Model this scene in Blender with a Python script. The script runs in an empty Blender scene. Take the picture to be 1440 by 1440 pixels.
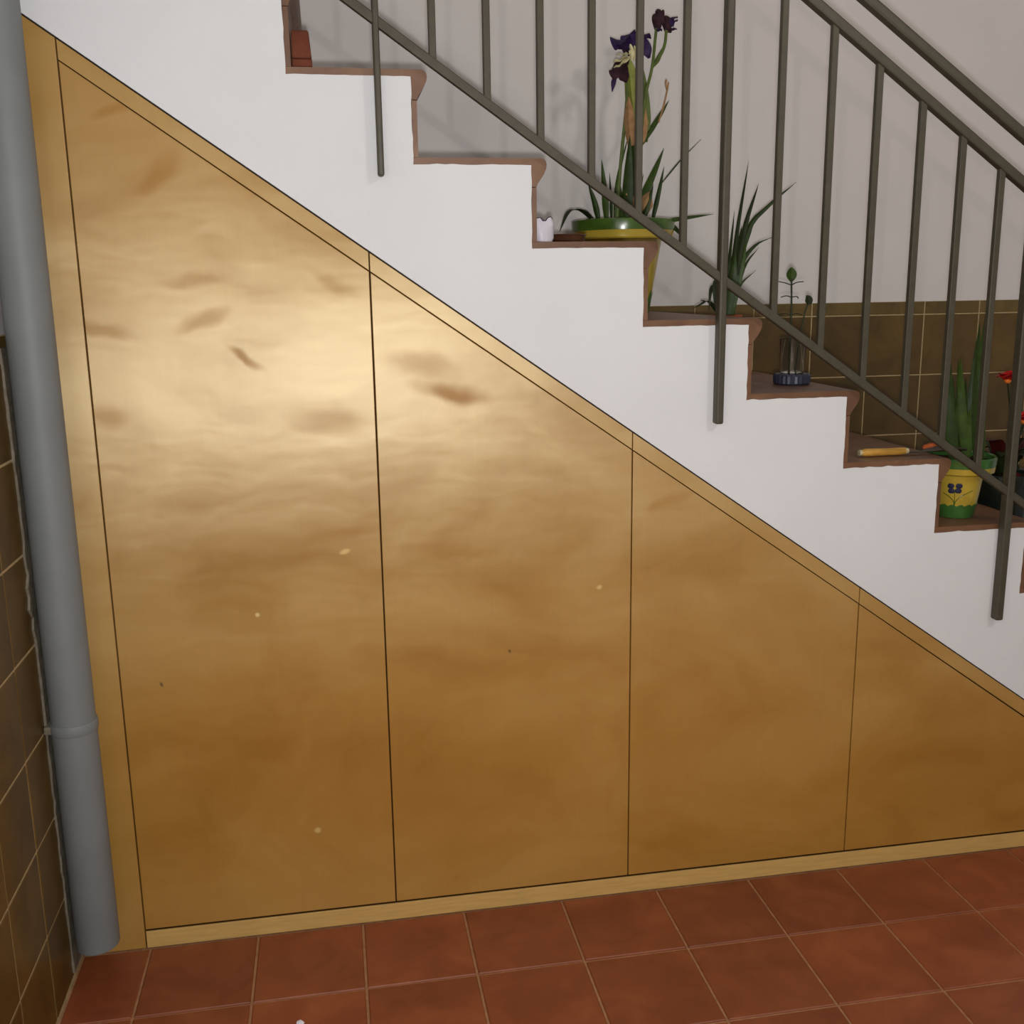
import bpy, bmesh, math, random
from mathutils import Vector, Matrix
random.seed(7)
SC = bpy.context.scene
COL = SC.collection

# ------------------------------------------------------------------ camera
CAM = Vector((0.8998, -2.2964, 1.5236))
YAW, PITCH, ROLL, FPX = -0.1722, -0.2145, -0.0144, 1450.7
def cam_axes():
    cy, sy = math.cos(YAW), math.sin(YAW); cp, sp = math.cos(PITCH), math.sin(PITCH)
    r = Vector((cy, sy, 0)); f = Vector((-sy, cy, 0)); u = Vector((0, 0, 1))
    f2 = f*cp + u*sp; u2 = u*cp - f*sp
    cr, sr = math.cos(ROLL), math.sin(ROLL)
    return r*cr + u2*sr, u2*cr - r*sr, f2
AR, AU, AF = cam_axes()
cd = bpy.data.cameras.new('camera'); cam = bpy.data.objects.new('camera', cd); COL.objects.link(cam)
cd.sensor_width = 36; cd.lens = FPX/1440*36; cd.clip_start = 0.02
M = Matrix.Identity(4)
for i in range(3):
    M[i][0] = AR[i]; M[i][1] = AU[i]; M[i][2] = -AF[i]; M[i][3] = CAM[i]
cam.matrix_world = M
SC.camera = cam
def at(u, v, y=None, z=None):
    """where the sight line of a photo point meets the plane at depth y (or height z)"""
    d = AF + AR*((u-720)/FPX) - AU*((v-720)/FPX)
    t = (y-CAM.y)/d.y if y is not None else (z-CAM.z)/d.z
    return CAM + d*t

# ------------------------------------------------------------------ light
SC.view_settings.view_transform = 'Standard'; SC.view_settings.look = 'None'
SC.view_settings.gamma = 1; SC.view_settings.use_curve_mapping = False
SC.view_settings.exposure = 0.0
W = bpy.data.worlds.new('world'); SC.world = W; W.use_nodes = True
W.node_tree.nodes['Background'].inputs[0].default_value = (1.0, 0.96, 0.92, 1)
W.node_tree.nodes['Background'].inputs[1].default_value = 0.24
def lamp(name, kind, loc, energy, color, size, target=None):
    l = bpy.data.lights.new(name, kind); l.energy = energy; l.color = color
    if kind == 'AREA': l.shape = 'DISK'; l.size = size
    else: l.shadow_soft_size = size
    o = bpy.data.objects.new(name, l); COL.objects.link(o); o.location = loc
    if target: o.rotation_euler = (Vector(target)-Vector(loc)).to_track_quat('-Z', 'Y').to_euler()
    return o
lamp('phone_flash', 'POINT', (0.91, -2.29, 1.48), 92, (0.98, 0.99, 1.0), 0.02)
lamp('bar_shadow_light', 'POINT', (1.18, -2.35, 1.74), 17, (1.0, 0.93, 0.86), 0.015)  # added light, split off the flash to throw faint bar shadows
lamp('ceiling_lamp', 'POINT', (3.0, -2.3, 3.0), 62, (1.0, 0.90, 0.80), 0.16)

# ------------------------------------------------------------------ materials
def srgb(r, g, b):
    f = lambda c: (c/255/12.92) if c/255 <= .04045 else ((c/255+.055)/1.055)**2.4
    return (f(r), f(g), f(b), 1)
class NT:
    def __init__(s, name, rough=.5, spec=.5):
        s.m = bpy.data.materials.new(name); s.m.use_nodes = True; s.t = s.m.node_tree
        s.b = s.t.nodes['Principled BSDF']
        s.b.inputs['Roughness'].default_value = rough
        s.b.inputs['Specular IOR Level'].default_value = spec
    def n(s, t, **k):
        x = s.t.nodes.new(t)
        for a, v in k.items(): setattr(x, a, v)
        return x
    def l(s, a, b): s.t.links.new(a, b)
    def pos(s): return s.n('ShaderNodeNewGeometry').outputs['Position']
    def mapped(s, scale, rot=(0, 0, 0), src=None):
        mp = s.n('ShaderNodeMapping'); mp.inputs['Scale'].default_value = scale; mp.inputs['Rotation'].default_value = rot
        s.l(src or s.pos(), mp.inputs['Vector']); return mp.outputs[0]
    def noise(s, vec, scale, detail=4, rough=.55, dist=0):
        x = s.n('ShaderNodeTexNoise'); x.inputs['Scale'].default_value = scale; x.inputs['Detail'].default_value = detail
        x.inputs['Roughness'].default_value = rough; x.inputs['Distortion'].default_value = dist
        s.l(vec, x.inputs['Vector']); return x.outputs['Fac']
    def ramp(s, fac, stops):
        r = s.n('ShaderNodeValToRGB'); e = r.color_ramp.elements
        while len(e) < len(stops): e.new(.5)
        for q, (p, c) in zip(e, stops): q.position = p; q.color = c if len(c) == 4 else (*c, 1)
        s.l(fac, r.inputs[0]); return r.outputs[0]
    def mix(s, fac, a, b, mode='MIX'):
        x = s.n('ShaderNodeMix', data_type='RGBA', blend_type=mode)
        for i, v in ((0, fac), (6, a), (7, b)):
            if isinstance(v, (int, float)): x.inputs[i].default_value = v
            elif isinstance(v, tuple): x.inputs[i].default_value = v
            else: s.l(v, x.inputs[i])
        return x.outputs[2]
    def math(s, op, a, b=None):
        x = s.n('ShaderNodeMath', operation=op)
        for i, v in enumerate((a, b)):
            if v is None: continue
            if isinstance(v, (int, float)): x.inputs[i].default_value = v
            else: s.l(v, x.inputs[i])
        return x.outputs[0]
    def base(s, c):
        if isinstance(c, tuple): s.b.inputs['Base Color'].default_value = c
        else: s.l(c, s.b.inputs['Base Color'])
    def bump(s, h, strength, dist):
        x = s.n('ShaderNodeBump'); x.inputs['Strength'].default_value = strength; x.inputs['Distance'].default_value = dist
        s.l(h, x.inputs['Height']); s.l(x.outputs[0], s.b.inputs['Normal'])
def simple(name, c, rough=.5, spec=.5, var=.12, scale=30, bump=0, bdist=.002, mapscale=(1, 1, 1)):
    t = NT(name, rough, spec); v = t.mapped(mapscale)
    n = t.noise(v, scale)
    lo = tuple(max(0, x*(1-var)) for x in c[:3])+(1,); hi = tuple(min(1, x*(1+var)) for x in c[:3])+(1,)
    t.base(t.ramp(n, [(.3, lo), (.7, hi)]))
    if bump: t.bump(t.noise(v, scale*2), bump, bdist)
    return t.m

def plaster(name, c):
    t = NT(name, .75, .25); p = t.pos()
    a = t.ramp(t.noise(p, 3.5, 5), [(.3, tuple(x*.95 for x in c[:3])), (.7, c)])
    t.base(a)
    t.bump(t.noise(p, 22, 5, .6), .25, .006)
    return t.m
def tile_mat(name, c1, c2, c3, rough, scale, bump=.15):
    t = NT(name, rough, .5); oi = t.n('ShaderNodeObjectInfo')
    add = t.n('ShaderNodeVectorMath', operation='ADD'); t.l(t.pos(), add.inputs[0])
    sc = t.n('ShaderNodeVectorMath', operation='SCALE'); sc.inputs[3].default_value = 40
    cmb = t.n('ShaderNodeCombineXYZ'); t.l(oi.outputs['Random'], cmb.inputs[0]); t.l(oi.outputs['Random'], cmb.inputs[1])
    t.l(cmb.outputs[0], sc.inputs[0]); t.l(sc.outputs[0], add.inputs[1])
    n = t.noise(add.outputs[0], scale, 5, .6, .6)
    col = t.ramp(n, [(.25, c1), (.52, c2), (.78, c3)])
    hsv = t.n('ShaderNodeHueSaturation'); t.l(col, hsv.inputs['Color'])
    mr = t.n('ShaderNodeMapRange'); mr.inputs[3].default_value = .86; mr.inputs[4].default_value = 1.14
    t.l(oi.outputs['Random'], mr.inputs[0]); t.l(mr.outputs[0], hsv.inputs['Value'])
    t.base(hsv.outputs[0])
    t.bump(t.noise(add.outputs[0], scale*4, 4), bump, .002)
    return t.m
def birch(name, c_lo, c_mid, c_hi, patches=(), marks=(), rough=.435):
    t = NT(name, rough, 1.0); p = t.pos()
    warp = t.n('ShaderNodeVectorMath', operation='MULTIPLY_ADD')
    nn = t.n('ShaderNodeTexNoise'); nn.inputs['Scale'].default_value = 7; nn.inputs['Detail'].default_value = 3; t.l(p, nn.inputs['Vector'])
    t.l(nn.outputs['Color'], warp.inputs[0]); warp.inputs[1].default_value = (.13, 0, .07); t.l(p, warp.inputs[2])
    big = t.noise(t.mapped((2.2, 1, 3.4), src=warp.outputs[0]), 1.0, 4, .55, .5)
    col = t.ramp(big, [(.28, c_lo), (.5, c_mid), (.74, c_hi)])
    grain = t.noise(t.mapped((120, 1, 3.0)), 1.0, 3, .6)
    col = t.mix(t.math('MULTIPLY', grain, .22), col, tuple(x*.62 for x in c_lo[:3])+(1,))
    fleck = t.noise(t.mapped((70, 1, 190)), 1.0, 2, .5)
    col = t.mix(t.math('MULTIPLY', t.ramp(fleck, [(.60, (0, 0, 0)), (.75, (1, 1, 1))]), .10), col, tuple(x*.45 for x in c_lo[:3])+(1,))
    sep = t.n('ShaderNodeSeparateXYZ'); t.l(warp.outputs[0], sep.inputs[0])
    sep0 = t.n('ShaderNodeSeparateXYZ'); t.l(p, sep0.inputs[0])
    def ellipse(s, x, z, rx, rz, ang, soft):
        dx = t.math('SUBTRACT', s.outputs[0], x); dz = t.math('SUBTRACT', s.outputs[2], z)
        ca, sa = math.cos(ang), math.sin(ang)
        a = t.math('ADD', t.math('MULTIPLY', dx, ca/rx), t.math('MULTIPLY', dz, sa/rx))
        b = t.math('ADD', t.math('MULTIPLY', dx, -sa/rz), t.math('MULTIPLY', dz, ca/rz))
        d = t.math('SQRT', t.math('ADD', t.math('MULTIPLY', a, a), t.math('MULTIPLY', b, b)))
        m = t.n('ShaderNodeMapRange'); m.interpolation_type = 'SMOOTHSTEP'
        m.inputs[1].default_value = 1+soft*.3; m.inputs[2].default_value = 1-soft
        t.l(d, m.inputs[0]); return m.outputs[0]
    dull = None
    for (x, z, rx, rz, ang, k) in patches:      # birch figure curls; breaks in the sheen painted in darker
        e = ellipse(sep, x+.065, z+.035, rx, rz, ang, .8)
        col = t.mix(t.math('MULTIPLY', e, k*.7), col, srgb(146, 90, 32))
        e = t.math('MULTIPLY', e, k); dull = e if dull is None else t.math('MAXIMUM', dull, e)
    for (x, z, r, c, rr) in marks:
        col = t.mix(t.math('MULTIPLY', ellipse(sep0, x, z, r, r*rr, .3, .6), .8), col, c)
    t.base(col)
    t.l(t.math('ADD', t.math('MULTIPLY', big, .16), rough-.08), t.b.inputs['Roughness'])
    h = t.math('ADD', t.math('MULTIPLY', t.noise(t.mapped((1.9, 1, 5.6), src=warp.outputs[0]), 1.0, 3, .5), 1.0), t.math('MULTIPLY', grain, .012))
    sheen = t.n('ShaderNodeMapRange'); sheen.inputs[1].default_value = .32; sheen.inputs[2].default_value = .62; sheen.inputs[3].default_value = .55; sheen.inputs[4].default_value = 1.0
    t.l(big, sheen.inputs[0]); sp_ = sheen.outputs[0]
    if dull is not None: sp_ = t.math('MULTIPLY', sp_, t.math('SUBTRACT', 1.0, t.math('MULTIPLY', dull, .9)))
    t.l(sp_, t.b.inputs['Specular IOR Level'])
    tg = t.n('ShaderNodeTangent', direction_type='RADIAL', axis='Z'); t.l(tg.outputs[0], t.b.inputs['Tangent']); t.b.inputs['Anisotropic'].default_value = .65
    t.b.inputs['IOR'].default_value = 2.0; t.b.inputs['Specular Tint'].default_value = (1, .90, .62, 1)
    h = t.math('ADD', h, t.math('MULTIPLY', sep0.outputs[2], -24.0))      # slope added to the bump to bring the flash sheen lower
    t.bump(h, .4, .008)
    return t.m

SB = [0.4032, 0.9961, 1.5872, 2.1821]         # seams between the cupboard doors
def pz(u, v): q = at(u, v, 0.0); return q.x, q.z
pat = []
for (u, v, rx, rz, ang, k) in [(343, 506, .045, .014, -.6, .75), (272, 393, .075, .018, .1, .45), (285, 448, .07, .02, .3, .5), (140, 466, .06, .02, -.2, .5),
        (478, 402, .06, .022, -.5, .4), (470, 590, .09, .035, -.1, .45), (640, 552, .10, .026, -.12, .8), (590, 515, .10, .035, -.2, .45), (150, 590, .05, .03, 0, .5),
        (220, 245, .09, .03, .7, .45), (150, 155, .05, .016, .2, .4), (620, 770, .12, .02, -.1, .3), (480, 750, .10, .02, .2, .3), (940, 705, .06, .02, .6, .35)]:
    pat.append((*pz(u, v), rx, rz, ang, k))
mk = []
for (u, v, r, c, rr) in [(485, 776, .014, srgb(214, 180, 106), .5), (362, 865, .006, srgb(225, 200, 130), 1), (447, 1168, .009, srgb(205, 175, 110), 1), (843, 826, .008, srgb(215, 185, 115), .8),
        (227, 963, .004, srgb(50, 28, 8), 1.8), (717, 916, .004, srgb(70, 38, 10), 1.5)]:
    mk.append((*pz(u, v), r, c, rr))
MAT = {
 'white': plaster('white_plaster', (.72, .73, .745, 1)),
 'backwall': plaster('white_wall_paint', (.70, .655, .63, 1)),
 'leftwall': plaster('grey_white_wall_paint', (.55, .55, .55, 1)),
 'birch': birch('varnished_birch', srgb(152, 104, 34), srgb(168, 120, 44), srgb(180, 134, 56), pat, mk),
 'birch_rail': birch('varnished_birch_strip', srgb(160, 116, 48), srgb(172, 128, 56), srgb(182, 140, 66)),
 'birch_edge': simple('raw_birch_edge_lit', srgb(196, 158, 92), .5, .5, .1, 6, mapscale=(2, 1, 20)),  # raw edge; the light it catches is put into the pale colour
 'dark': simple('gap_shade_board', srgb(64, 42, 18), .9, .2),  # backing sheet; shade inside the door gaps put into its colour
 'floor_tile': tile_mat('terracotta_floor_tile', srgb(112, 52, 24), srgb(130, 65, 33), srgb(146, 80, 44), .5, 7),
 'grout': simple('sandy_grout', srgb(156, 112, 78), .9, .2, .2, 60, .3),
 'wall_tile': tile_mat('olive_brown_wall_tile', srgb(72, 52, 20), srgb(90, 68, 28), srgb(104, 78, 34), .36, 8),
 'border_tile': tile_mat('olive_border_tile', srgb(82, 66, 30), srgb(104, 84, 42), srgb(112, 84, 44), .32, 14),
 'wall_grout': simple('pale_wall_grout', srgb(172, 150, 112), .9, .2, .15, 60),
 'tread': tile_mat('terracotta_step_tile', srgb(96, 64, 42), srgb(112, 78, 54), srgb(126, 94, 66), .45, 9),
 'mortar': simple('grey_mortar', srgb(112, 104, 90), .95, .1, .25, 40, .6, .004),
 'pipe': simple('grey_plastic_pipe', srgb(116, 120, 120), .55, .4, .05, 9),
 'rail': simple('olive_grey_painted_iron', srgb(70, 65, 51), .5, .45, .14, 40, .1, .001),
 'leaf': simple('dark_green_leaf', srgb(54, 74, 20), .5, .3, .3, 40),
 'leaf2': simple('deep_green_leaf', srgb(42, 60, 16), .5, .3, .3, 40),
 'leaf_dark': simple('dark_bluish_leaf', srgb(34, 44, 16), .55, .3, .3, 40),
 'stem': simple('green_stem', srgb(84, 100, 36), .5, .4, .25, 50),
 'sheath': simple('yellow_green_sheath', srgb(126, 134, 48), .5, .4, .25, 50),
 'dry': simple('dry_tan_sheath', srgb(160, 122, 84), .8, .2, .25, 60),
 'purple': simple('dark_purple_petal', srgb(46, 28, 72), .6, .3, .35, 60),
 'wilted': simple('wilted_maroon_petal', srgb(58, 34, 42), .7, .2, .35, 60),
 'cream': simple('cream_beard', srgb(214, 206, 160), .7, .2, .12, 60),
 'red': simple('red_petal', srgb(170, 24, 18), .5, .3, .3, 60),
 'darkred': simple('dark_red_leaf', srgb(70, 18, 16), .5, .3, .3, 60),
 'orange': simple('orange_flower_heart', srgb(226, 120, 40), .5, .3, .1, 60),
 'yellow': simple('yellow_glaze', srgb(184, 158, 58), .16, .6, .08, 14),
 'green_glaze': simple('green_glaze', srgb(70, 98, 32), .22, .6, .2, 20),
 'green_glaze2': simple('bright_green_glaze', srgb(58, 100, 44), .2, .6, .2, 30),
 'blue_glaze': simple('dark_blue_glaze', srgb(28, 28, 60), .6, .3, .1, 30),
 'soil': simple('dark_soil', srgb(50, 34, 22), .95, .1, .4, 90, .8, .006),
 'clay': simple('terracotta_clay', srgb(170, 84, 52), .75, .3, .18, 20),
 'brick': simple('red_brick', srgb(116, 64, 46), .85, .2, .2, 30, .5, .003),
 'paper': simple('white_crumpled_film', srgb(222, 216, 226), .4, .4, .05, 30, .4, .003),
 'torn': simple('dark_torn_edge', srgb(60, 52, 70), .7, .2),
 'blue_base': simple('dark_blue_plastic', srgb(48, 50, 66), .4, .4, .1, 30),
 'handle': simple('yellow_varnished_handle', srgb(196, 146, 62), .35, .5, .2, 12, mapscale=(3, 20, 20)),
 'steel': simple('dull_dark_steel', srgb(66, 58, 46), .5, .5, .25, 30),
 'ferrule': simple('bright_metal_ferrule', srgb(190, 178, 140), .3, .6, .1, 30),
 'pot_dark': simple('black_green_glaze', srgb(22, 30, 24), .2, .6, .3, 20),
}
g = NT('clear_glass', .03, .5); g.b.inputs['Base Color'].default_value = (.96, .98, .96, 1)
g.b.inputs['Transmission Weight'].default_value = 1; g.b.inputs['IOR'].default_value = 1.3; MAT['glass'] = g.m

# ------------------------------------------------------------------ mesh helpers
def me(name, verts, faces, mat, smooth=False):
    m = bpy.data.meshes.new(name); m.from_pydata([tuple(v) for v in verts], [], faces); m.update()
    b = bmesh.new(); b.from_mesh(m); bmesh.ops.recalc_face_normals(b, faces=b.faces); b.to_mesh(m); b.free()
    if isinstance(mat, str): mat = MAT[mat]
    m.materials.append(mat)
    if smooth:
        for p in m.polygons: p.use_smooth = True
        m.set_sharp_from_angle(angle=math.radians(38))
    return m
def link(name, mesh, parent=None, loc=(0, 0, 0), rot=None):
    o = bpy.data.objects.new(name, mesh); COL.objects.link(o)
    o.location = loc
    if rot: o.rotation_euler = rot
    if parent: o.parent = parent
    return o
def part(name, VF, mat, parent, smooth=False, label=None, loc=(0, 0, 0)):
    """mesh given in world coordinates, hung under its thing (whose Empty stands unrotated)"""
    off = Vector((0, 0, 0)); q = parent
    while q: off += q.location; q = q.parent
    vs = [Vector(v)-off for v in VF[0]]
    o = link(name, me(name, vs, VF[1], mat, smooth), parent)
    if label: o['label'] = label
    return o
def thing(name, label, cat, loc, group=None):
    o = bpy.data.objects.new(name, None); COL.objects.link(o); o.location = loc; o.empty_display_size = .05
    o['label'] = label; o['category'] = cat
    if group: o['group'] = group
    return o
def struct(name, VF, mat, smooth=False):
    o = link(name, me(name, VF[0], VF[1], mat, smooth)); o['kind'] = 'structure'; return o
def join(*vfs):
    V, F = [], []
    for v, f in vfs:
        n = len(V); V += list(v); F += [tuple(i+n for i in q) for q in f]
    return V, F
def box(x0, x1, y0, y1, z0, z1):
    v = [(x, y, z) for x in (x0, x1) for y in (y0, y1) for z in (z0, z1)]
    return v, [(0, 1, 3, 2), (4, 6, 7, 5), (0, 4, 5, 1), (2, 3, 7, 6), (0, 2, 6, 4), (1, 5, 7, 3)]
def bevelbox(x0, x1, y0, y1, z0, z1, r, seg=1):
    b = bmesh.new(); v, f = box(x0, x1, y0, y1, z0, z1); bv = [b.verts.new(p) for p in v]
    for q in f: b.faces.new([bv[i] for i in q])
    bmesh.ops.recalc_face_normals(b, faces=b.faces)
    bmesh.ops.bevel(b, geom=list(b.edges), offset=r, segments=seg, affect='EDGES', profile=.5)
    b.verts.index_update(); R = [p.co.copy() for p in b.verts], [tuple(p.index for p in q.verts) for q in b.faces]; b.free(); return R
def slab(w, h, t, bev):
    """tile lying in local XY, face up at z=0, edges eased; 18 triangles"""
    a, c = w/2, h/2; V = []
    for (x, y, z) in ((a, c, -t), (a, c, -bev), (a-bev, c-bev, 0)):
        V += [(-x, -y, z), (x, -y, z), (x, y, z), (-x, y, z)]
    F = [(8, 9, 10, 11), (0, 3, 2, 1)]
    for k in (0, 4):
        for i in range(4): j = (i+1) % 4; F.append((k+i, k+j, k+4+j, k+4+i))
    return V, F
def prism_y(poly, y0, y1):
    n = len(poly); V = [(x, y0, z) for x, z in poly]+[(x, y1, z) for x, z in poly]
    F = [tuple(range(n)), tuple(range(2*n-1, n-1, -1))]+[(i, (i+1) % n, n+(i+1) % n, n+i) for i in range(n)]
    return V, F
def bevel_panel(poly, y0, y1, r):
    b = bmesh.new(); V, F = prism_y(poly, y0, y1); bv = [b.verts.new(p) for p in V]
    for q in F: b.faces.new([bv[i] for i in q])
    bmesh.ops.recalc_face_normals(b, faces=b.faces)
    ed = [e for e in b.edges if all(abs(v.co.y-y0) < 1e-6 for v in e.verts)]
    bmesh.ops.bevel(b, geom=ed, offset=r, segments=2, affect='EDGES', profile=.5)
    b.verts.index_update(); R = [p.co.copy() for p in b.verts], [tuple(p.index for p in q.verts) for q in b.faces]; b.free(); return R
def frames(pts):
    pts = [Vector(p) for p in pts]; T = []
    for i in range(len(pts)):
        a = pts[max(i-1, 0)]; c = pts[min(i+1, len(pts)-1)]; T.append((c-a).normalized())
    n = T[0].orthogonal().normalized(); N = []
    for t in T:
        n = (n-t*n.dot(t)); n = n.normalized() if n.length > 1e-6 else t.orthogonal().normalized(); N.append(n)
    return pts, T, N
def tube(pts, rad, seg=8):
    pts, T, N = frames(pts); V, F = [], []
    if not isinstance(rad, (list, tuple)): rad = [rad]*len(pts)
    if len(rad) != len(pts): rad = [rad[min(len(rad)-1, i*len(rad)//len(pts))] for i in range(len(pts))]
    for p, t, n, r in zip(pts, T, N, rad):
        b = t.cross(n)
        for k in range(seg): a = 2*math.pi*k/seg; V.append(p+(n*math.cos(a)+b*math.sin(a))*r)
    for i in range(len(pts)-1):
        for k in range(seg): j = (k+1) % seg; F.append((i*seg+k, i*seg+j, (i+1)*seg+j, (i+1)*seg+k))
    F += [tuple(range(seg-1, -1, -1)), tuple((len(pts)-1)*seg+k for k in range(seg))]
    return V, F
def bez(pts, n=9):
    """smooth curve through the points (Catmull-Rom)"""
    P = [Vector(p) for p in pts]; P = [P[0]*2-P[1]]+P+[P[-1]*2-P[-2]]; out = []
    m = len(P)-3
    for s in range(m):
        for k in range(n//m+1):
            t = k/(n//m+1); a, b, c, d = P[s:s+4]
            out.append(.5*((2*b)+(c-a)*t+(2*a-5*b+4*c-d)*t*t+(3*b-a-3*c+d)*t**3))
    out.append(P[-2]); return out
def blade(pts, w, side=None, fold=.22, thick=.0012, prof=None, wave=0):
    """leaf or petal: lens-shaped section swept along a curve, widths tapering to the tip"""
    P, T, N = frames(bez(pts)); V, F = [], []; n = len(P)
    side = Vector(side) if side else Vector((.85, -.5, 0))
    prof = prof or (lambda s: (min(1, .55+1.6*s))*(1-s**2.6)+.02)
    for i, (p, t) in enumerate(zip(P, T)):
        s = side-t*side.dot(t)
        if s.length < .05: s = Vector((0, 1, 0))-t*t.y
        s.normalize(); nn = t.cross(s).normalized(); u = i/(n-1); h = w*.5*prof(u)
        wv = wave*math.sin(u*11)*h
        V += [p-s*h+nn*(h*fold+wv), p+nn*thick, p+s*h+nn*(h*fold-wv), p-nn*thick]
    for i in range(n-1):
        for k in range(4): j = (k+1) % 4; F.append((i*4+k, i*4+j, i*4+4+j, i*4+4+k))
    F += [(3, 2, 1, 0), tuple((n-1)*4+k for k in range(4))]
    return V, F
def lathe(prof, cx, cy, seg=40, close=True):
    V, F = [], []; n = len(prof)
    for r, z in prof:
        for k in range(seg): a = 2*math.pi*k/seg; V.append((cx+r*math.cos(a), cy+r*math.sin(a), z))
    for i in range(n if close else n-1):
        i2 = (i+1) % n
        for k in range(seg): j = (k+1) % seg; F.append((i*seg+k, i*seg+j, i2*seg+j, i2*seg+k))
    if not close: F += [tuple(range(seg-1, -1, -1)), tuple((n-1)*seg+k for k in range(seg))]
    return V, F
def blob(c, r, seg=10, rings=6, jit=0):
    V, F = [], []
    for i in range(1, rings):
        a = math.pi*i/rings
        for k in range(seg):
            b = 2*math.pi*k/seg; q = 1+random.uniform(-jit, jit)
            V.append((c[0]+r[0]*q*math.sin(a)*math.cos(b), c[1]+r[1]*q*math.sin(a)*math.sin(b), c[2]+r[2]*q*math.cos(a)))
    for i in range(rings-2):
        for k in range(seg): j = (k+1) % seg; F.append((i*seg+k, i*seg+j, (i+1)*seg+j, (i+1)*seg+k))
    F += [tuple(range(seg-1, -1, -1)), tuple((rings-2)*seg+k for k in range(seg))]
    return V, F
def line_pts(pl, y):
    """photo points, each with an own depth offset, to places"""
    return [at(q[0], q[1], y+(q[2] if len(q) > 2 else 0)) for q in pl]

# ------------------------------------------------------------------ setting: floor and walls
XL, YB = 0.26, 0.862                      # left wall plane, back wall plane
TS, X0T, D0 = 0.25, 0.4122, 0.245         # floor tiles
floor = struct('floor', box(XL-.14, 4.05, -3.4, YB+.2, -.12, -.004), 'grout')
tile_cache = {}
def tile_obj(name, parent, w, h, t, bev, mat, loc, rot):
    key = (round(w, 4), round(h, 4), t, mat)
    if key not in tile_cache: tile_cache[key] = me(name, *slab(w, h, t, bev), mat)
    return link(name, tile_cache[key], parent, loc, rot)
G = .006
yj = [0.0]+[-D0-TS*i for i in range(9)]
xj = [XL]+[X0T+TS*i for i in range(15)]
for r in range(len(yj)-1):
    for c in range(len(xj)-1):
        w = xj[c+1]-xj[c]-G; h = yj[r]-yj[r+1]-G
        tile_obj('floor_tile', floor, w, h, .008, .0022, 'floor_tile',
                 ((xj[c]+xj[c+1])/2, (yj[r]+yj[r+1])/2, random.uniform(-.0006, .0004)),
                 (random.uniform(-.002, .002), random.uniform(-.002, .002), random.uniform(-.002, .002)))
WT = .1974
ZL = 1.1953+WT                              # top joint of the whole wall tiles on the left wall
ZC = 1.445
wl = struct('wall_left', join(box(XL-.14, XL-.0018, -3.4, YB+.2, -.004, ZC), box(XL-.14, XL-.001, -3.4, YB+.2, ZC, 3.4)), 'leftwall')
wl.data.materials.append(MAT['wall_grout'])
for p in wl.data.polygons:
    if p.center.z < ZC-.01 and p.center.x > XL-.1: p.material_index = 1
GW = .0052
yl = [-.0377, -.2351]+[-.2351-WT*i for i in range(1, 8)]
zl = [ZC, ZL]+[ZL-WT*i for i in range(1, 8)]
for r in range(len(zl)-1):
    z1 = zl[r]; z0 = max(zl[r+1], .001)
    if z1-z0 < .03: continue
    for c in range(len(yl)-1):
        tile_obj('wall_tile', wl, yl[c]-yl[c+1]-GW, z1-z0-GW, .005, .0016, 'border_tile' if r == 0 else 'wall_tile',
                 (XL+random.uniform(-.0005, .0005), (yl[c]+yl[c+1])/2, (z0+z1)/2), Matrix(((0, 0, 1), (1, 0, 0), (0, 1, 0))).to_euler())
# rough mortar smeared beside the pipe
n = 60; zs = [.02+1.40*i/n for i in range(n+1)]; V = []
for z in zs:
    k = .5+.5*math.sin(z*5.0+.6)
    yy = -.088-.012*k*random.uniform(.3, 1)-(.022*random.random()*max(0, math.sin(z*9)) if z > .8 else 0)
    V += [(XL-.004, yy, z), (XL+.003+.002*random.random(), yy+.004, z), (XL+.004, -.03, z), (XL-.004, -.03, z)]
F = [(0, 1, 2, 3), tuple(4*n+k for k in (3, 2, 1, 0))]
for i in range(n):
    for k in range(4): j = (k+1) % 4; F.append((4*i+k, 4*i+j, 4*i+4+j, 4*i+4+k))
struct('trim_1', (V, F), 'mortar')

wb = struct('wall_back', join(box(XL-.006, 4.05, YB+.002, YB+.16, -.004, 1.46), box(XL-.006, 4.05, YB, YB+.16, 1.46, 3.4)), 'backwall')
wb.data.materials.append(MAT['wall_grout'])
for p in wb.data.polygons:
    if p.center.z < 1.455 and p.center.y < YB+.1: p.material_index = 1

# ------------------------------------------------------------------ staircase
ST, SR, SX, SZ = .2551, .1751, .8424, 1.9561
def zt(i): return SZ-i*SR
def xs(i): return SX+i*ST
I0, I1 = -3, 11
def line_top(x): return 2.017-.6968*(x-.404)      # underside line of the flight
stair = thing('staircase', 'white plastered staircase with brown terracotta steps rising to the left', 'staircase', (0, 0, 0))
prof = []
def jag(a, b, horizontal):
    nn = max(2, int(abs(b-a)/.016)); return [a+(b-a)*k/nn for k in range(nn)]
prof.append((XL, zt(I0)))
for i in range(I0, I1):
    xa = max(xs(i), XL); xb = xs(i+1)
    for k, x in enumerate(jag(xa, xb, True)):
        prof.append((x, zt(i)+(random.uniform(-.0002, .0020)*random.choice((.4, .6, 1.4)) if k else 0)))
    for k, z in enumerate(jag(zt(i), zt(i+1), False)):
        prof.append((xb+(random.uniform(-.0008, .0012) if k else 0), z))
prof = prof[1:]
prof += [(xs(I1), zt(I1)), (xs(I1), 0.001)]
xe = .404+(2.017-.001)/.6968
prof += [(xe, .001), (XL+.001, line_top(XL))]
prof = [(max(x, XL+.001), z) for x, z in prof]
part('plaster_body', prism_y(prof, 0, YB-.001), 'white', stair)
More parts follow.
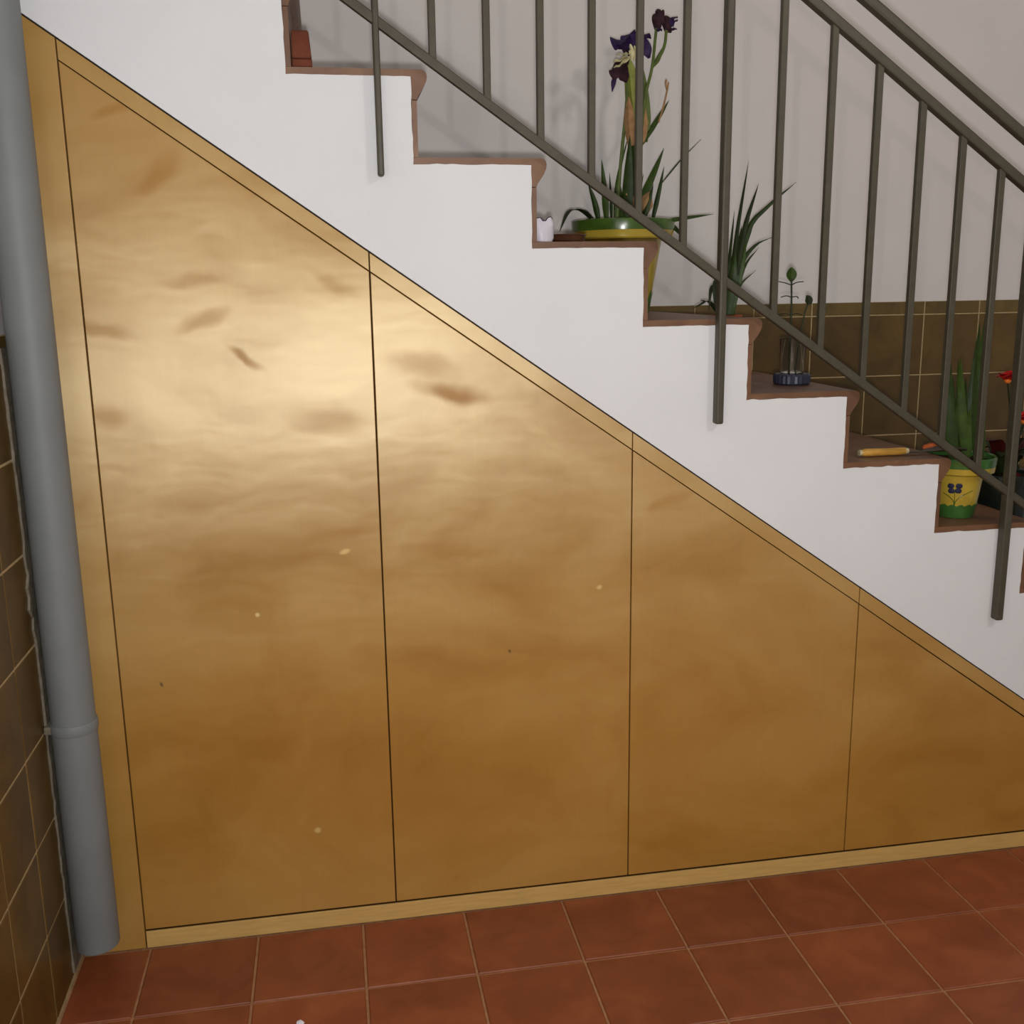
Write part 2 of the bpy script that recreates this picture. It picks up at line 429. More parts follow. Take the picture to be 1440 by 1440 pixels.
NOSE = [(0, 0.0005), (0, .0145), (.022, .0145), (.029, .0125), (.0330, .008), (.0345, .001), (.0330, -.008), (.028, -.019), (.021, -.029), (.0145, -.038), (.0118, -.045), (.0, -.045)]
yt = [.002, .247, .502, .757, YB-.001]
GT = .0025
for i in range(I0, I1):
    xa = max(xs(i), XL+.002); xb = xs(i+1)
    poly = [(xa+(.0 if i > I0 else 0), zt(i)+.0005), (xa, zt(i)+.0145)]+[(xb+a, zt(i)+b) for a, b in NOSE[2:]]+[(xb+.0005, zt(i)-.045), (xb+.0005, zt(i)+.0005)]
    for k in range(4):
        part('tread_tile', prism_y(poly, yt[k]+(0 if k == 0 else GT/2), yt[k+1]-GT/2), 'tread', stair)
    zlo = zt(i+1)+.015; zhi = zt(i)-.0465
    for k in range(4):
        part('riser_tile', box(xb+.0005, xb+.0115, yt[k]+(0 if k == 0 else GT/2), yt[k+1]-GT/2, zlo, zhi), 'tread', stair)

# wainscot tiles on the back wall, wherever they rise above the steps
ZB = 1.418
xbk = [2.4385+WT*i for i in range(-6, 8)]
zb_ = [1.4605, ZB]+[ZB-WT*i for i in range(1, 8)]
for r in range(len(zb_)-1):
    z1 = zb_[r]; z0 = max(zb_[r+1], .001)
    for c in range(len(xbk)-1):
        if xbk[c+1] > 4.0: continue
        xr = xbk[c+1]; k = int(math.floor((xr-SX)/ST)); top_r = zt(min(k, 10)) if xr < xs(11) else 0
        if z1 < top_r+.02: continue
        tile_obj('wall_tile', wb, WT-.0042, z1-z0-.0042, .005, .0016, 'border_tile' if r == 0 else 'wall_tile',
                 ((xbk[c]+xbk[c+1])/2, YB+random.uniform(-.0004, .0004), (z0+z1)/2), (math.pi/2, 0, 0))

# ------------------------------------------------------------------ cupboard under the stairs
cup = thing('under_stair_cupboard', 'birch plywood cupboard front with sloping top under the white stairs', 'cupboard', (XL, 0, 0))
ZP = .0454; g2 = .0016
def low(x): return 1.9725-.6982*(x-.407)
def topl(x): return line_top(x)-.0035
Y0, Y1 = .0015, .0195
def xat(f, z):                                # where a falling line reaches height z
    a, b = .4, 4.0
    for _ in range(50):
        m = (a+b)/2
        if f(m) > z: a = m
        else: b = m
    return a
part('filler_panel', bevel_panel([(XL+.0015, .001), (SB[0]-g2, .001), (SB[0]-g2, topl(SB[0]-g2)), (XL+.0015, topl(XL+.0015))], Y0, Y1, .0008), 'birch_rail', cup)
xd = xat(low, ZP+g2)
ends = SB+[xd]
for k in range(4):
    a, b = ends[k]+g2, ends[k+1]-(g2 if k < 3 else 0)
    poly = [(a, ZP+.0042), (b, ZP+.0042), (b, low(b)-g2), (a, low(a)-g2)]
    if k == 3: poly = [(a, ZP+.0042), (xd-.012, ZP+.0042), (a, low(a)-g2)]
    part('door', bevel_panel(poly, Y0, Y1, .0012), 'birch', cup)
xt = xat(topl, .002)
for k in range(4):
    a, b = SB[k]+g2*.8, (SB[k+1]-g2*.8 if k < 3 else 0)
    poly = [(a, low(a)+g2*.6), (b, low(b)+g2*.6), (b, topl(b)), (a, topl(a))]
    if k == 3:
        xl_ = xat(low, ZP+.004); poly = [(a, low(a)+g2*.6), (xl_, ZP+.004), (xat(topl, ZP+.004), ZP+.004), (a, topl(a))]
    part('sloping_rail', bevel_panel(poly, Y0, Y1, .0008), 'birch_rail', cup)
part('plinth', bevel_panel([(SB[0]+g2, .0012), (xt-.003, .0012), (xat(topl, ZP-.002)-.004, ZP-.0015), (SB[0]+g2, ZP-.0015)], Y0-.001, Y0+.003, .0008), 'birch_edge', cup, label='raw birch plinth strip along the floor, caught light painted into its pale tone')
part('gap_shade_backing', prism_y([(XL+.003, .003), (xt-.02, .003), (XL+.003, topl(XL)-.006)], Y1+.0005, Y1+.02), 'dark', cup)

# ------------------------------------------------------------------ railing
rl = thing('stair_railing', 'olive grey iron stair railing with square bars and two upper rails', 'railing', (1.8, -.016, 1.2))
YR = -.016
P1, P2 = at(500, 8, YR), at(1380, 665, YR)
sl = (P2.z-P1.z)/(P2.x-P1.x)
def zlow(x): return P1.z+sl*(x-P1.x)
Q1, Q2 = at(1174, 27, YR), at(1440, 258, YR); sm = (Q2.z-Q1.z)/(Q2.x-Q1.x)
H1, H2 = at(1223, 3, YR), at(1440, 192, YR); sh = (H2.z-H1.z)/(H2.x-H1.x)
def zmid(x): return Q1.z+sm*(x-Q1.x)-.002
def zhan(x): return H1.z+sh*(x-H1.x)
XA, XZ = .36, 3.36
def slope_bar(f, w, h, x0, x1, r):
    ang = math.atan2(f(x1)-f(x0), x1-x0); L = math.hypot(x1-x0, f(x1)-f(x0))
    V, F = bevelbox(0, L, -w/2, w/2, -h/2, h/2, r, 2)
    R = Matrix.Rotation(-ang, 4, 'Y'); o = Vector((x0, YR, f(x0)))
    return [R @ Vector(v)+o for v in V], F
part('bottom_rail', slope_bar(zlow, .018, .019, XA, XZ, .003), 'rail', rl)
part('top_rail', slope_bar(zmid, .024, .022, XA, XZ, .004), 'rail', rl)
part('handrail', slope_bar(zhan, .026, .024, XA, XZ, .006), 'rail', rl)
bars = [1.0315, 1.143, 1.256, 1.370, 1.482, 1.588, 1.693, 1.800, 1.914, 2.033, 2.145, 2.256, 2.362, 2.466, 2.572]
bars = [.48, .59, .70, .81, .92]+bars+[2.68, 2.79, 2.90, 3.01, 3.12, 3.23, 3.34]
posts = {1.0315: (at(535, 248, YR).z, .0135, 0.002), 1.800: (at(1009, 596, YR).z, .0185, 0), 2.572: (at(1402, 871, YR).z, .020, 0), 3.34: (.14, .02, 0)}
for x in bars:
    if x in posts:
        zb, w, _ = posts[x]
        xc = {1.0315: at(531, 120, YR).x, 1.8: at(1014, 450, YR).x, 2.572: at(1412, 760, YR).x}.get(x, x)
        V, F = bevelbox(xc-w/2, xc+w/2, YR-.012, -.0008, zb, zhan(xc)-.008, .0045, 3)
        part('post', (V, F), 'rail', rl)
    else:
        w = .0150
        part('baluster', bevelbox(x-w/2, x+w/2, YR-w/2, YR+w/2, zlow(x)+.004, zmid(x)-.004, .0015, 1), 'rail', rl)

# ------------------------------------------------------------------ drain pipe
PX, PY, PR = .3165, -.075, .0468
pp = thing('drain_pipe', 'grey plastic drain pipe standing in the tiled corner beside the cupboard', 'pipe', (PX, PY, .078))
zc = at(105, 1030, -.12).z
part('lower_pipe', lathe([(PR-.004, .078), (PR-.001, .078), (PR, .081), (PR, zc+.002), (PR-.004, zc+.002)], PX, PY, 40), 'pipe', pp, True)
part('socket', lathe([(PR-.003, zc-.012), (PR+.0015, zc-.012), (PR+.0028, zc-.008), (PR+.0028, zc+.006), (PR+.001, zc+.012), (PR-.003, zc+.012)], PX, PY, 40), 'pipe', pp, True)
part('upper_pipe', lathe([(PR-.004, zc+.004), (PR-.0008, zc+.004), (PR-.0008, 3.3), (PR-.004, 3.3)], PX, PY, 40), 'pipe', pp, True)
part('bracket', bevelbox(XL+.0005, PX-PR+.012, PY-.028, PY+.016, zc-.010, zc+.008, .004, 2), 'mortar', pp, False, 'grey mortared bracket holding the pipe to the tiled wall')

# ------------------------------------------------------------------ plants and things on the steps
def tread_top(i): return zt(i)+.0148
# iris in the big yellow and green pot
IY = .655; zi = tread_top(3)
pc = at(876, 318, IY); IX = pc.x; rimtop = at(876, 310, IY).z; rr = (at(945, 318, IY).x-at(807, 318, IY).x)/2
iris = thing('potted_iris', 'tall purple iris in a yellow glazed pot with a green rim', 'potted plant', (IX, IY, zi), None)
lipb = at(876, 338, IY).z; band = at(876, 326, IY).z
rb, rt = .074, .110
part('pot', lathe([(.0, zi), (rb, zi), (rb+.003, zi+.004), (rt, lipb), (rt-.007, lipb), (rb-.006, zi+.012), (0, zi+.012)], IX, IY, 56), 'yellow', iris, True)
part('lip_band', lathe([(rt-.004, lipb-.001), (rr-.006, lipb), (rr-.0026, lipb+.004), (rr-.0024, lipb+.006), (rr-.0002, band-.0006), (rr, band), (rr-.007, band), (rr-.013, lipb+.006), (rt-.008, lipb+.003)], IX, IY, 56), 'yellow', iris, True)
part('rim', lathe([(rr, band), (rr+.0001, band+.001), (rr+.0018, rimtop-.005), (rr+.0012, rimtop-.002), (rr-.005, rimtop), (rr-.008, rimtop-.004), (rr-.007, band)], IX, IY, 56), 'green_glaze', iris, True, 'green glazed rim')
def rad_at(z): return rb+(rt-rb)*(z-zi)/(lipb-zi)
seg = 56; V, F = [], []
for k in range(seg):
    a = 2*math.pi*k/seg; h = zi+.052+.010*math.sin(k*1.9)+.006*math.sin(k*4.3)
    for (z, o) in ((zi+.001, .0012), (h, .0014), (h, -.001), (zi+.001, -.001)):
        r = rad_at(z)+o+.0015; V.append((IX+r*math.cos(a), IY+r*math.sin(a), z))
for k in range(seg):
    j = (k+1) % seg
    for q in range(4): w = (q+1) % 4; F.append((k*4+q, k*4+w, j*4+w, j*4+q))
part('base_band', (V, F), 'green_glaze2', iris, True, 'green painted grass around the pot foot')
soilz = rimtop-.018
part('soil', lathe([(0, soilz), (rr-.02, soilz-.004), (rt-.012, lipb), (0, lipb-.002)], IX, IY, 32), 'soil', iris)
def root(u): return (u, 312)
def leaf(parent, pl, w, y, mat='leaf', **k): part('leaf', blade(line_pts(pl, y), w, **k), mat, parent, True)
for pl, w, m in [([(842, 312, -.02), (836, 285, -.03), (827, 258, -.04)], .019, 'leaf2'), ([(853, 312, .02), (850, 270, .03), (846, 224, .03)], .021, 'leaf'),
        ([(860, 312, .04), (859, 280, .05), (857, 242, .05)], .010, 'leaf2'), ([(864, 312), (868, 255), (884, 190, .02)], .012, 'leaf'),
        ([(881, 312, -.03), (883, 255, -.03), (886, 190, -.03)], .034, 'leaf2'), ([(893, 312, .0), (893, 240, 0), (890, 170, 0)], .030, 'leaf2'),
        ([(898, 290, .02), (916, 250, .02), (934, 208, .03)], .024, 'leaf'), ([(903, 202), (924, 168, .01), (941, 141, .02)], .018, 'leaf'),
        ([(903, 312, -.03), (911, 288, -.03), (919, 258, -.04)], .018, 'leaf2'), ([(917, 312, .03), (926, 272, .03), (934, 234, .04)], .015, 'leaf2'),
        ([(938, 312, .02), (948, 320, -.03), (966, 338, -.06)], .016, 'leaf2'),
        ([(836, 312, -.03), (818, 297, -.06), (800, 298, -.09), (787, 326, -.11)], .020, 'leaf_dark'),
        ([(872, 312, .04), (874, 290, .05), (873, 262, .05)], .016, 'leaf'), ([(888, 312, -.05), (896, 280, -.06), (905, 245, -.06)], .016, 'leaf')]:
    leaf(iris, pl, w, IY, m)
leaf(iris, [(920, 316, -.02), (950, 309, -.05), (1004, 301, -.08)], .016, IY, 'leaf', side=(0, .3, 1))
leaf(iris, [(930, 258, .03), (958, 224, .04), (986, 196, .05)], .006, IY, 'leaf2')
def stem(parent, pl, r, y, mat='stem', name='stem'): part(name, tube(bez(line_pts(pl, y), 12), r), mat, parent, True)
stem(iris, [(868, 312), (872, 240), (880, 160), (884, 105)], .0048, IY)
stem(iris, [(902, 312), (900, 220), (907, 140), (917, 95), (923, 40)], .0042, IY)
stem(iris, [(918, 94), (928, 80), (935, 62), (937, 42)], [.0035]*6+[.0042]*8, IY)
stem(iris, [(926, 172), (933, 150), (938, 128), (940, 116)], .0025, IY, 'dry')
stem(iris, [(938, 126), (936, 118), (937, 112)], .003, IY, 'dry')
for pl, w, m, nm in [([(893, 185, -.01), (889, 140, -.012), (884, 96, -.01), (876, 76, -.01)], .046, 'sheath', 'spathe'), ([(905, 200, .01), (906, 150, .01), (905, 98, .01)], .036, 'stem', 'spathe'),
        ([(887, 205, -.012), (884, 165, -.02), (884, 135, -.02)], .034, 'dry', 'dry_sheath'), ([(900, 205), (905, 175), (906, 145)], .026, 'dry', 'dry_sheath'),
        ([(905, 300, -.02), (908, 282, -.03), (915, 268, -.03)], .044, 'dry', 'dry_sheath'), ([(893, 300, -.03), (888, 285, -.03), (880, 272, -.03)], .036, 'dry', 'dry_sheath'),
        ([(919, 92, 0), (926, 80, 0), (931, 68, 0)], .016, 'stem', 'spathe')]:
    part(nm, blade(line_pts(pl, IY), w, fold=.5), m, iris, True)
PET = lambda s: math.sin(math.pi*min(1, .12+.8*s))**.7*(1-.55*s**6)+.05
def flower(parent, c, petals, y, extra=()):
    f = part('flower', blob(at(c[0], c[1], y), (.010, .010, .014)), 'wilted', parent, True)
    for pl, w, m in petals: part('petal', blade(line_pts(pl, y), w, prof=PET, wave=.35, thick=.0016), m, f, True)
    return f
f1 = flower(iris, (886, 72), [([(884, 76, 0), (877, 62, -.02), (869, 57, -.05), (867, 70, -.07)], .046, 'purple'), ([(886, 74, -.01), (884, 56, -.01), (887, 47, .0), (892, 50, 0)], .046, 'purple'),
        ([(889, 74, 0), (897, 55, .0), (907, 49, .0), (915, 54, .01)], .032, 'purple'), ([(889, 72, 0), (901, 62, -.02), (909, 70, -.03), (913, 82, -.03)], .034, 'purple'),
        ([(880, 86, -.01), (871, 95, -.04), (866, 104, -.05), (864, 112, -.05)], .040, 'wilted'), ([(868, 104, -.04), (864, 112, -.05), (861, 129, -.05)], .014, 'purple'), ([(876, 90, -.02), (877, 104, -.03), (880, 116, -.02)], .030, 'wilted'),
        ([(884, 74, -.03), (874, 66, -.06), (866, 64, -.07)], .028, 'purple'), ([(890, 60, .01), (893, 50, .02), (901, 46, .03)], .030, 'purple')], IY)
for pl, w in [([(884, 80, -.05), (874, 84, -.07), (862, 88, -.08)], .020), ([(884, 76, -.05), (876, 76, -.07), (866, 78, -.085)], .014), ([(884, 82, -.05), (872, 92, -.06), (863, 95, -.07)], .014),
        ([(888, 84, -.04), (888, 72, -.05), (886, 62, -.055)], .014), ([(891, 86, -.035), (893, 74, -.04), (892, 64, -.045)], .010)]:
    part('beard', blade(line_pts(pl, IY), w, prof=PET, wave=.4), 'cream', f1, True)
flower(iris, (926, 34), [([(924, 42), (923, 28), (925, 18), (922, 15)], .026, 'wilted'), ([(925, 40), (929, 24), (933, 14)], .020, 'wilted'), ([(923, 44), (928, 42, -.01), (929, 40, -.01)], .014, 'purple')], IY)
flower(iris, (938, 36), [([(938, 44), (937, 30), (935, 22)], .026, 'wilted'), ([(937, 36), (943, 26), (953, 24)], .030, 'purple'), ([(939, 40), (944, 32), (953, 28)], .020, 'purple'), ([(939, 38), (944, 40), (952, 41)], .014, 'purple'), ([(939, 44), (941, 42), (944, 46)], .016, 'wilted')], IY)

# small crumpled packet and little dark saucer beside it
c0 = at(763, 342, .10); zc2 = tread_top(2)
V, F = [], []; sg = 22
for q, (z, r) in enumerate([(0, .021), (.012, .024), (.026, .0235), (.040, .025), (.053, .0225), (.051, .0205), (.030, .020)]):
    for k in range(sg):
        a = 2*math.pi*k/sg; rr2 = r*(1+.10*math.sin(3*a+q)+.06*random.uniform(-1, 1)); zz = z+(.004*math.sin(5*a)+random.uniform(-.002, .002) if q in (4, 5) else 0)
        V.append((c0.x+rr2*math.cos(a), .10+rr2*math.sin(a)*.9, zc2+.0005+zz))
for i in range(6):
    for k in range(sg): j = (k+1) % sg; F.append((i*sg+k, i*sg+j, (i+1)*sg+j, (i+1)*sg+k))
F += [tuple(range(sg-1, -1, -1)), tuple(6*sg+k for k in range(sg))]
pk = thing('plastic_cup', 'small crumpled white plastic cup with a ragged dark rim on the step', 'cup', (c0.x, .10, zc2))
part('body', (V, F), 'paper', pk, True)
rim_pts = [V[4*sg+k] for k in range(sg)]+[V[4*sg]]
part('rim', tube(rim_pts, .0011, 5), 'torn', pk, True)
SC_ = at(797, 337, .22); zs2 = tread_top(2)
sau = thing('plant_saucer', 'shallow dark brown saucer on the step left of the yellow iris pot', 'saucer', (SC_.x, .22, zs2))
part('bowl', lathe([(0, zs2), (.032, zs2), (.040, zs2+.004), (.046, zs2+.022), (.0485, zs2+.023), (.0475, zs2+.025), (.044, zs2+.024), (.037, zs2+.007), (0, zs2+.005)], SC_.x, .22, 36),
     simple('dark_brown_glaze', srgb(84, 52, 34), .2, .6, .15, 20), sau, True)

# spiky plant in a clay pot on the next step
SY = .50; zs4 = tread_top(4)
px = at(1012, 445, SY).x; SPX = px
sp = thing('spiky_plant', 'spiky grass-like green plant in a terracotta pot behind the middle railing post', 'potted plant', (px, SY, zs4))
rz = at(1012, 443, SY).z
part('pot', lathe([(0, zs4), (.042, zs4), (.044, zs4+.003), (.055, rz-.03), (.060, rz-.03), (.062, rz-.026), (.063, rz-.002), (.061, rz), (.056, rz-.001), (.052, rz-.03), (.040, zs4+.01), (0, zs4+.01)], px, SY, 40), 'clay', sp, True)
part('soil', lathe([(0, rz-.010), (.0555, rz-.012), (.050, rz-.035), (0, rz-.035)], px, SY, 24), 'soil', sp)
for pl, w, m in [([(1022, 446), (1036, 330, -.02), (1053, 226, -.03)], .013, 'leaf_dark'), ([(1026, 446), (1045, 330, -.04), (1067, 258, -.05)], .017, 'leaf_dark'),
        ([(1030, 446), (1050, 330, -.02), (1080, 290, -.03), (1120, 256, -.04)], .016, 'leaf2'), ([(1030, 446), (1042, 375), (1062, 345), (1085, 334)], .014, 'leaf2'),
        ([(1030, 446), (1046, 378), (1067, 348)], .009, 'leaf2'), ([(1028, 446), (1040, 403), (1063, 380)], .008, 'leaf2'), ([(1016, 446), (1026, 360), (1033, 296)], .010, 'leaf_dark'),
        ([(1014, 446), (1024, 380), (1030, 318)], .014, 'leaf2'), ([(1022, 446, -.02), (1034, 380, -.02), (1043, 318, -.02)], .030, 'leaf2'), ([(1020, 446, .02), (1030, 385, .02), (1038, 332, .02)], .034, 'leaf2'),
        ([(1026, 446, -.01), (1040, 385, -.02), (1050, 336, -.02)], .024, 'leaf'), ([(1022, 446, -.03), (1030, 400, -.04), (1034, 350, -.04)], .028, 'leaf2'), ([(1026, 446), (1043, 370), (1056, 310)], .009, 'leaf_dark'),
        ([(1026, 446), (1044, 360, .02), (1058, 322, .03)], .010, 'leaf2'),
        ([(1014, 442, -.02), (1008, 404, -.05), (1000, 408, -.07), (997, 438, -.08)], .016, 'leaf_dark'), ([(1018, 442, -.02), (1014, 398, -.06), (1006, 402, -.08), (1006, 440, -.09)], .024, 'leaf_dark'),
        ([(1018, 442, -.02), (1012, 400, -.05), (1012, 420, -.08), (1013, 441, -.09)], .022, 'leaf2'),
        ([(1010, 442, -.02), (996, 424, -.04), (986, 428, -.05), (974, 434, -.05)], .012, 'leaf_dark'), ([(1010, 440, .02), (1000, 426, .03), (985, 422, .03)], .009, 'leaf_dark')]:
    leaf(sp, pl, w, SY, m)

# cutting in a clear glass on a ribbed dark base
q = at(1113, 543, z=tread_top(4)); CX, CY = q.x-.012, .20; CX = at(1113, 540, CY).x; z4 = tread_top(4)
ct = thing('plant_cutting', 'young leafy cutting in a clear glass with a ribbed dark blue foot', 'potted plant', (CX, CY, z4))
V, F = [], []; sg = 48; rb2 = (at(1138, 541, CY).x-at(1089, 541, CY).x)/2*.98
for z, r in [(0, .90), (.004, 1), (.022, 1), (.027, .93), (.027, .3)]:
    for k in range(sg):
        a = 2*math.pi*k/sg; e = (1.0 if k % 2 else .965)*r*rb2; V.append((CX+e*math.cos(a), CY+e*math.sin(a), z4+z))
for i in range(4):
    for k in range(sg): j = (k+1) % sg; F.append((i*sg+k, i*sg+j, (i+1)*sg+j, (i+1)*sg+k))
F += [tuple(range(sg-1, -1, -1)), tuple(4*sg+k for k in range(sg))]
part('ribbed_foot', (V, F), 'blue_base', ct, False, 'ribbed dark blue foot')
gz0, gz1 = z4+.0275, z4+.115
part('glass', lathe([(0, gz0), (.026, gz0), (.030, gz0+.004), (.033, gz1), (.0325, gz1+.001), (.0315, gz1), (.0287, gz0+.006), (0, gz0+.005)], CX, CY, 32), 'glass', ct, True)
stem(ct, [(1110, 536), (1111, 480), (1113, 430), (1113, 392)], .0024, CY, 'leaf_dark')
part('bud', blade(line_pts([(1113, 396), (1113, 386), (1113, 376)], CY), .026, fold=.3, prof=lambda s: math.sin(math.pi*(.08+.86*s))), 'leaf', ct, True)
for pl, w in [([(1113, 401), (1105, 398), (1095, 396)], .010), ([(1113, 401), (1121, 397), (1130, 396)], .010), ([(1113, 418), (1106, 416), (1098, 418)], .011), ([(1113, 418), (1120, 417), (1123, 420)], .011),
              ([(1112, 443), (1104, 441), (1093, 443)], .010), ([(1112, 443), (1120, 441), (1128, 443)], .010)]:
    part('leaf', blade(line_pts(pl, CY), w, side=(0, 1, 0), fold=.2), 'leaf_dark', ct, True)
stem(ct, [(1116, 536), (1124, 480), (1132, 440), (1138, 424)], .0018, CY, 'leaf_dark')
part('leaf', blade(line_pts([(1138, 428), (1137, 420), (1134, 415)], CY), .020), 'leaf_dark', ct, True)

# hand trowel on the step below
z5 = tread_top(5); TY = .07
a, b, e = at(1211, 634, TY), at(1272, 637, TY), at(1338, 640, TY)
hz = z5+.0105
tr = thing('garden_trowel', 'garden trowel with a varnished yellow wooden handle lying on the step', 'trowel', ((a.x+b.x)/2, TY, z5))
hp = [Vector((a.x+(b.x-a.x)*s, TY, hz)) for s in (0, .04, .12, .3, .6, .85, 1)]
part('handle', tube(hp, [.006, .009, .0102, .0098, .0092, .0098, .0085], 16), 'handle', tr, True)
part('cap', tube([Vector((a.x-.006, TY, hz)), Vector((a.x+.001, TY, hz))], .0075, 14), 'ferrule', tr, True)
part('ferrule', tube([Vector((b.x-.001, TY, hz)), Vector((b.x+.009, TY, hz))], [.0082, .007], 14), 'ferrule', tr, True)
V, F = [], []
for i in range(9):
    s = i/8; x = b.x+.008+(e.x-b.x+.03)*s; w = .006 if s < .25 else .006+.022*math.sin(min(1, (s-.25)/.5)*math.pi/2)*(1 if s < .75 else 1-((s-.75)/.25)**2*.85)
    for k in range(5):
        t = (k-2)/2; V.append((x, TY+w*t, hz-.004+w*.35*(t*t)-.002)); 
for i in range(9):
    for k in range(5): v = V[i*5+k]; V.append((v[0], v[1], v[2]+.0016))
for i in range(8):
    for k in range(4):
        p = i*5+k; F += [(p, p+1, p+6, p+5), (45+p, 45+p+5, 45+p+6, 45+p+1)]
    F += [(i*5, i*5+5, 50+i*5, 45+i*5), (i*5+4, 49+i*5, 54+i*5, i*5+9)]
F += [(0, 45, 46, 1), (1, 46, 47, 2), (2, 47, 48, 3), (3, 48, 49, 4), (40, 41, 86, 85), (41, 42, 87, 86), (42, 43, 88, 87), (43, 44, 89, 88)]
part('blade', (V, F), 'steel', tr, True)
o = at(1306, 627, .16)
sh_ = link('terracotta_shard', me('terracotta_shard', [(-.022, -.010, 0), (.020, -.014, 0), (.014, .016, 0), (-.012, .014, 0), (-.018, -.006, .008), (.015, -.008, .014), (.010, .010, .012), (-.008, .010, .007)],
        [(3, 2, 1, 0), (4, 5, 6, 7), (0, 1, 5, 4), (1, 2, 6, 5), (2, 3, 7, 6), (3, 0, 4, 7)], simple('bright_orange_clay', srgb(190, 92, 44), .7, .3)), None, (o.x, .16, z5))
sh_['label'] = 'small orange terracotta shard behind the trowel blade'; sh_['category'] = 'shard'

# painted pot with tall grassy leaves
z6 = tread_top(6); BX, BY = 2.503, .118
b6 = thing('painted_pot', 'yellow flower pot painted with a dark blue flower, tall green leaves growing from it', 'potted plant', (BX, BY, z6))
zr = at(1398, 637, BY).z; zl2 = at(1380, 651, BY).z; zl3 = at(1380, 661, BY).z
rrim = max(.075, min(.093, at(1400, 645, BY).x-BX))
def r6(z): return .044+(.064-.044)*min(1, (z-z6)/(zl3-z6))**.7
part('pot', lathe([(0, z6), (.042, z6)]+[(r6(z6+(zl3-z6)*k/6), z6+.001+(zl3-z6-.001)*k/6) for k in range(7)]+[(.058, zl3), (.04, z6+.012), (0, z6+.012)], BX, BY, 44), 'yellow', b6, True)
part('lip_band', lathe([(.060, zl3-.001), (rrim-.010, zl3), (rrim-.004, zl3+.004), (rrim-.002, zl2), (rrim-.010, zl2), (.064, zl3+.006)], BX, BY, 44), 'yellow', b6, True)
part('rim', lathe([(rrim-.002, zl2), (rrim, zr-.004), (rrim-.003, zr), (rrim-.008, zr-.003), (rrim-.010, zl2)], BX, BY, 44), 'green_glaze2', b6, True, 'green glazed rim')
part('soil', lathe([(0, zr-.012), (rrim-.011, zr-.014), (.056, zl3+.004), (0, zl3)], BX, BY, 24), 'soil', b6)
V, F = [], []; seg = 48
for k in range(seg):
    a_ = 2*math.pi*k/seg; h = z6+.036+.003*math.sin(k*2.1)
    for (z, o_) in ((z6+.001, .0012), (h, .0016), (h, -.001), (z6+.001, -.001)):
        r = r6(z)+o_; V.append((BX+r*math.cos(a_), BY+r*math.sin(a_), z))
for k in range(seg):
    j = (k+1) % seg
    for q in range(4): w = (q+1) % 4; F.append((k*4+q, k*4+w, j*4+w, j*4+q))
part('base_band', (V, F), 'green_glaze2', b6, True, 'bright green painted grass band')
def onpot(ang, z, off=.001): r = r6(z)+off; return Vector((BX+r*math.cos(ang), BY+r*math.sin(ang), z))
A0 = math.atan2(CAM.y-BY, CAM.x-BX)
def petals_on(ang, z):
    vs = []
    for da, dz in ((-.16, .006), (.16, .007), (-.13, -.007), (.14, -.006)):
        c = onpot(ang+da, z+dz, .0008); nrm = Vector((math.cos(ang+da), math.sin(ang+da), 0)); tg = Vector((-nrm.y, nrm.x, 0))
        V, F = blob((0, 0, 0), (1, 1, 1), 10, 6)
        vs.append(([c+tg*(v[0]*.0085)+Vector((0, 0, v[2]*.0075))+nrm*(v[1]*.0012) for v in V], F))
    return join(*vs)
part('painted_flower', petals_on(A0-.05, z6+.082), 'blue_glaze', b6, True, 'dark blue painted four-petalled flower')
sw = [tube([onpot(A0-.03-.02*s, z6+.034+.044*s) for s in (0, .5, 1)], .0009, 5),
      tube([onpot(A0-.03+.75*s*s, z6+.034+.042*s**.8) for s in (0, .25, .5, .75, 1)], .0010, 5),
      tube([onpot(A0-.03-.5*s*s, z6+.034+.034*s**.8) for s in (0, .25, .5, .75, 1)], .0010, 5)]
part('painted_stems', join(*sw), 'green_glaze', b6, True, 'thin green painted stems')
for k in range(16):
    u0 = 1338+random.uniform(0, 44); u1 = 1352+(u0-1360)*1.0+random.uniform(-4, 16); v1 = random.uniform(470, 600); dy = random.uniform(-.03, .06)
    leaf(b6, [(u0, 650, dy), ((u0+u1)/2-2, (650+v1)/2, dy*1.3), (u1, v1, dy*1.5)], random.uniform(.016, .030), BY, random.choice(['leaf', 'leaf2', 'leaf2']))
leaf(b6, [(1352, 650, .02), (1368, 560, .03), (1378, 455, .03)], .034, BY, 'leaf2'); leaf(b6, [(1358, 650, .0), (1374, 560, .0), (1386, 440, .0)], .026, BY, 'leaf')

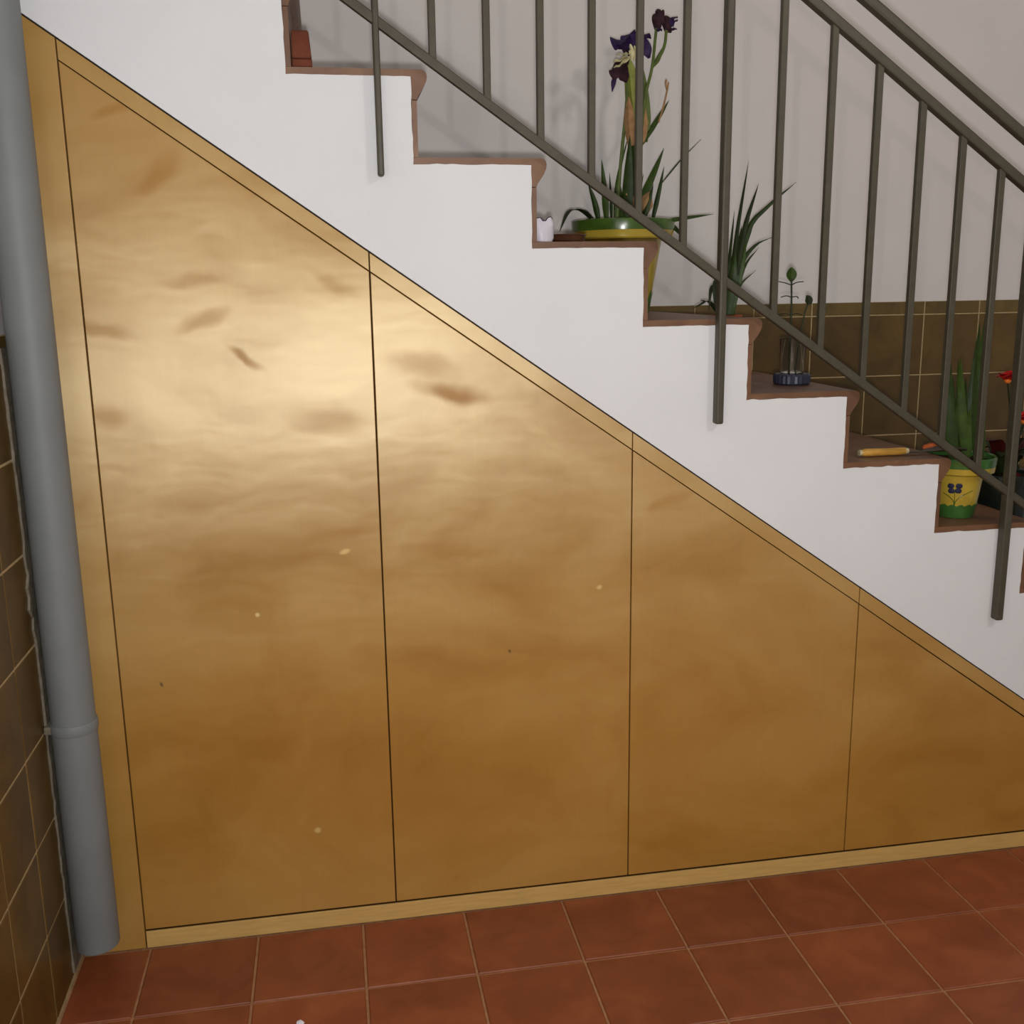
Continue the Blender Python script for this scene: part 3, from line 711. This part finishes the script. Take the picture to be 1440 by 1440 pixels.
# dark pot with red flowers, right edge
z7 = tread_top(7); RX, RY = 2.765, .30
rd = thing('red_flower_pot', 'dark glazed pot with red flowers and dark leaves at the right edge', 'potted plant', (RX, RY, z7))
zt7 = at(1425, 662, RY).z
part('pot', lathe([(0, z7), (.060, z7), (.064, z7+.004), (.082, zt7-.03), (.090, zt7-.028), (.092, zt7-.004), (.089, zt7), (.083, zt7-.004), (.076, zt7-.03), (.058, z7+.012), (0, z7+.012)], RX, RY, 40), 'pot_dark', rd, True)
part('soil', lathe([(0, zt7-.012), (.081, zt7-.014), (.074, zt7-.04), (0, zt7-.04)], RX, RY, 24), 'soil', rd)
def cyc(k): return k*2.39996
for k in range(26):
    a_ = cyc(k); L = random.uniform(.05, .11); h = random.uniform(-.02, .12); c = Vector((RX, RY, zt7-.01))
    d = Vector((math.cos(a_), math.sin(a_), 0)); m = 'leaf_dark' if k % 3 else 'darkred'
    part('leaf', blade([c+d*.015, c+d*(L*.55)+Vector((0, 0, h*.7+.02)), c+d*L+Vector((0, 0, h))], random.uniform(.028, .05), side=(-d.y, d.x, 0), prof=lambda s: math.sin(math.pi*(.1+.85*s))), m, rd, True)
for (u, v, dy) in [(1417, 535, -.02), (1440, 592, -.03), (1462, 545, .02)]:
    top = at(u, v, RY+dy)
    part('stem', tube(bez([Vector((RX, RY, zt7-.02)), (Vector((RX, RY, zt7))+top)/2+Vector((.012, 0, .02)), top], 8), .0022), 'leaf_dark', rd, True)
    f = part('flower', blob(top, (.010, .010, .009)), 'orange', rd, True)
    for k in range(9):
        a_ = cyc(k)+.4; d = Vector((math.cos(a_), math.sin(a_)*.8, .25+.12*(k % 3))).normalized(); r = .032 if k < 5 else .024
        part('petal', blade([top, top+d*(r*.6)+Vector((0, 0, .006)), top+d*r+Vector((0, 0, -.002 if k < 5 else .014))], .038, side=(-d.y, d.x, .1), prof=PET, thick=.0014), 'red', f, True)

# brick standing on the topmost visible step
z0 = tread_top(0)
bx0, bx1 = xs(0)+.0125, at(437, 60, .09).x
zt0 = at(430, 42, .09).z
br = thing('terracotta_block', 'reddish terracotta block standing on the uppermost visible step against its riser', 'brick', ((bx0+bx1)/2, .11, z0))
zm = at(430, 82, .09).z
part('lower_piece', bevelbox(bx0, bx1+.001, .09, .15, z0, zm-.001, .002), 'brick', br)
V, F = bevelbox(bx0, bx1, .09, .15, zm, zt0, .004, 2)
V = [(v[0]-(.004 if v[2] > zt0-.012 and v[0] > bx0+.02 else 0)+random.uniform(-.0008, .0008), v[1], v[2]) for v in V]
part('upper_piece', (V, F), 'brick', br)

# tiny scrap on the floor, bottom edge
q = at(422, 1439, z=.004)
pb = link('paper_scrap', me('paper_scrap', *blob((0, 0, 0), (.008, .007, .005), 10, 6, .2), 'paper', True), None, (q.x, q.y, .0048))
pb['label'] = 'tiny white scrap lying on the terracotta floor at the bottom edge'; pb['category'] = 'scrap'
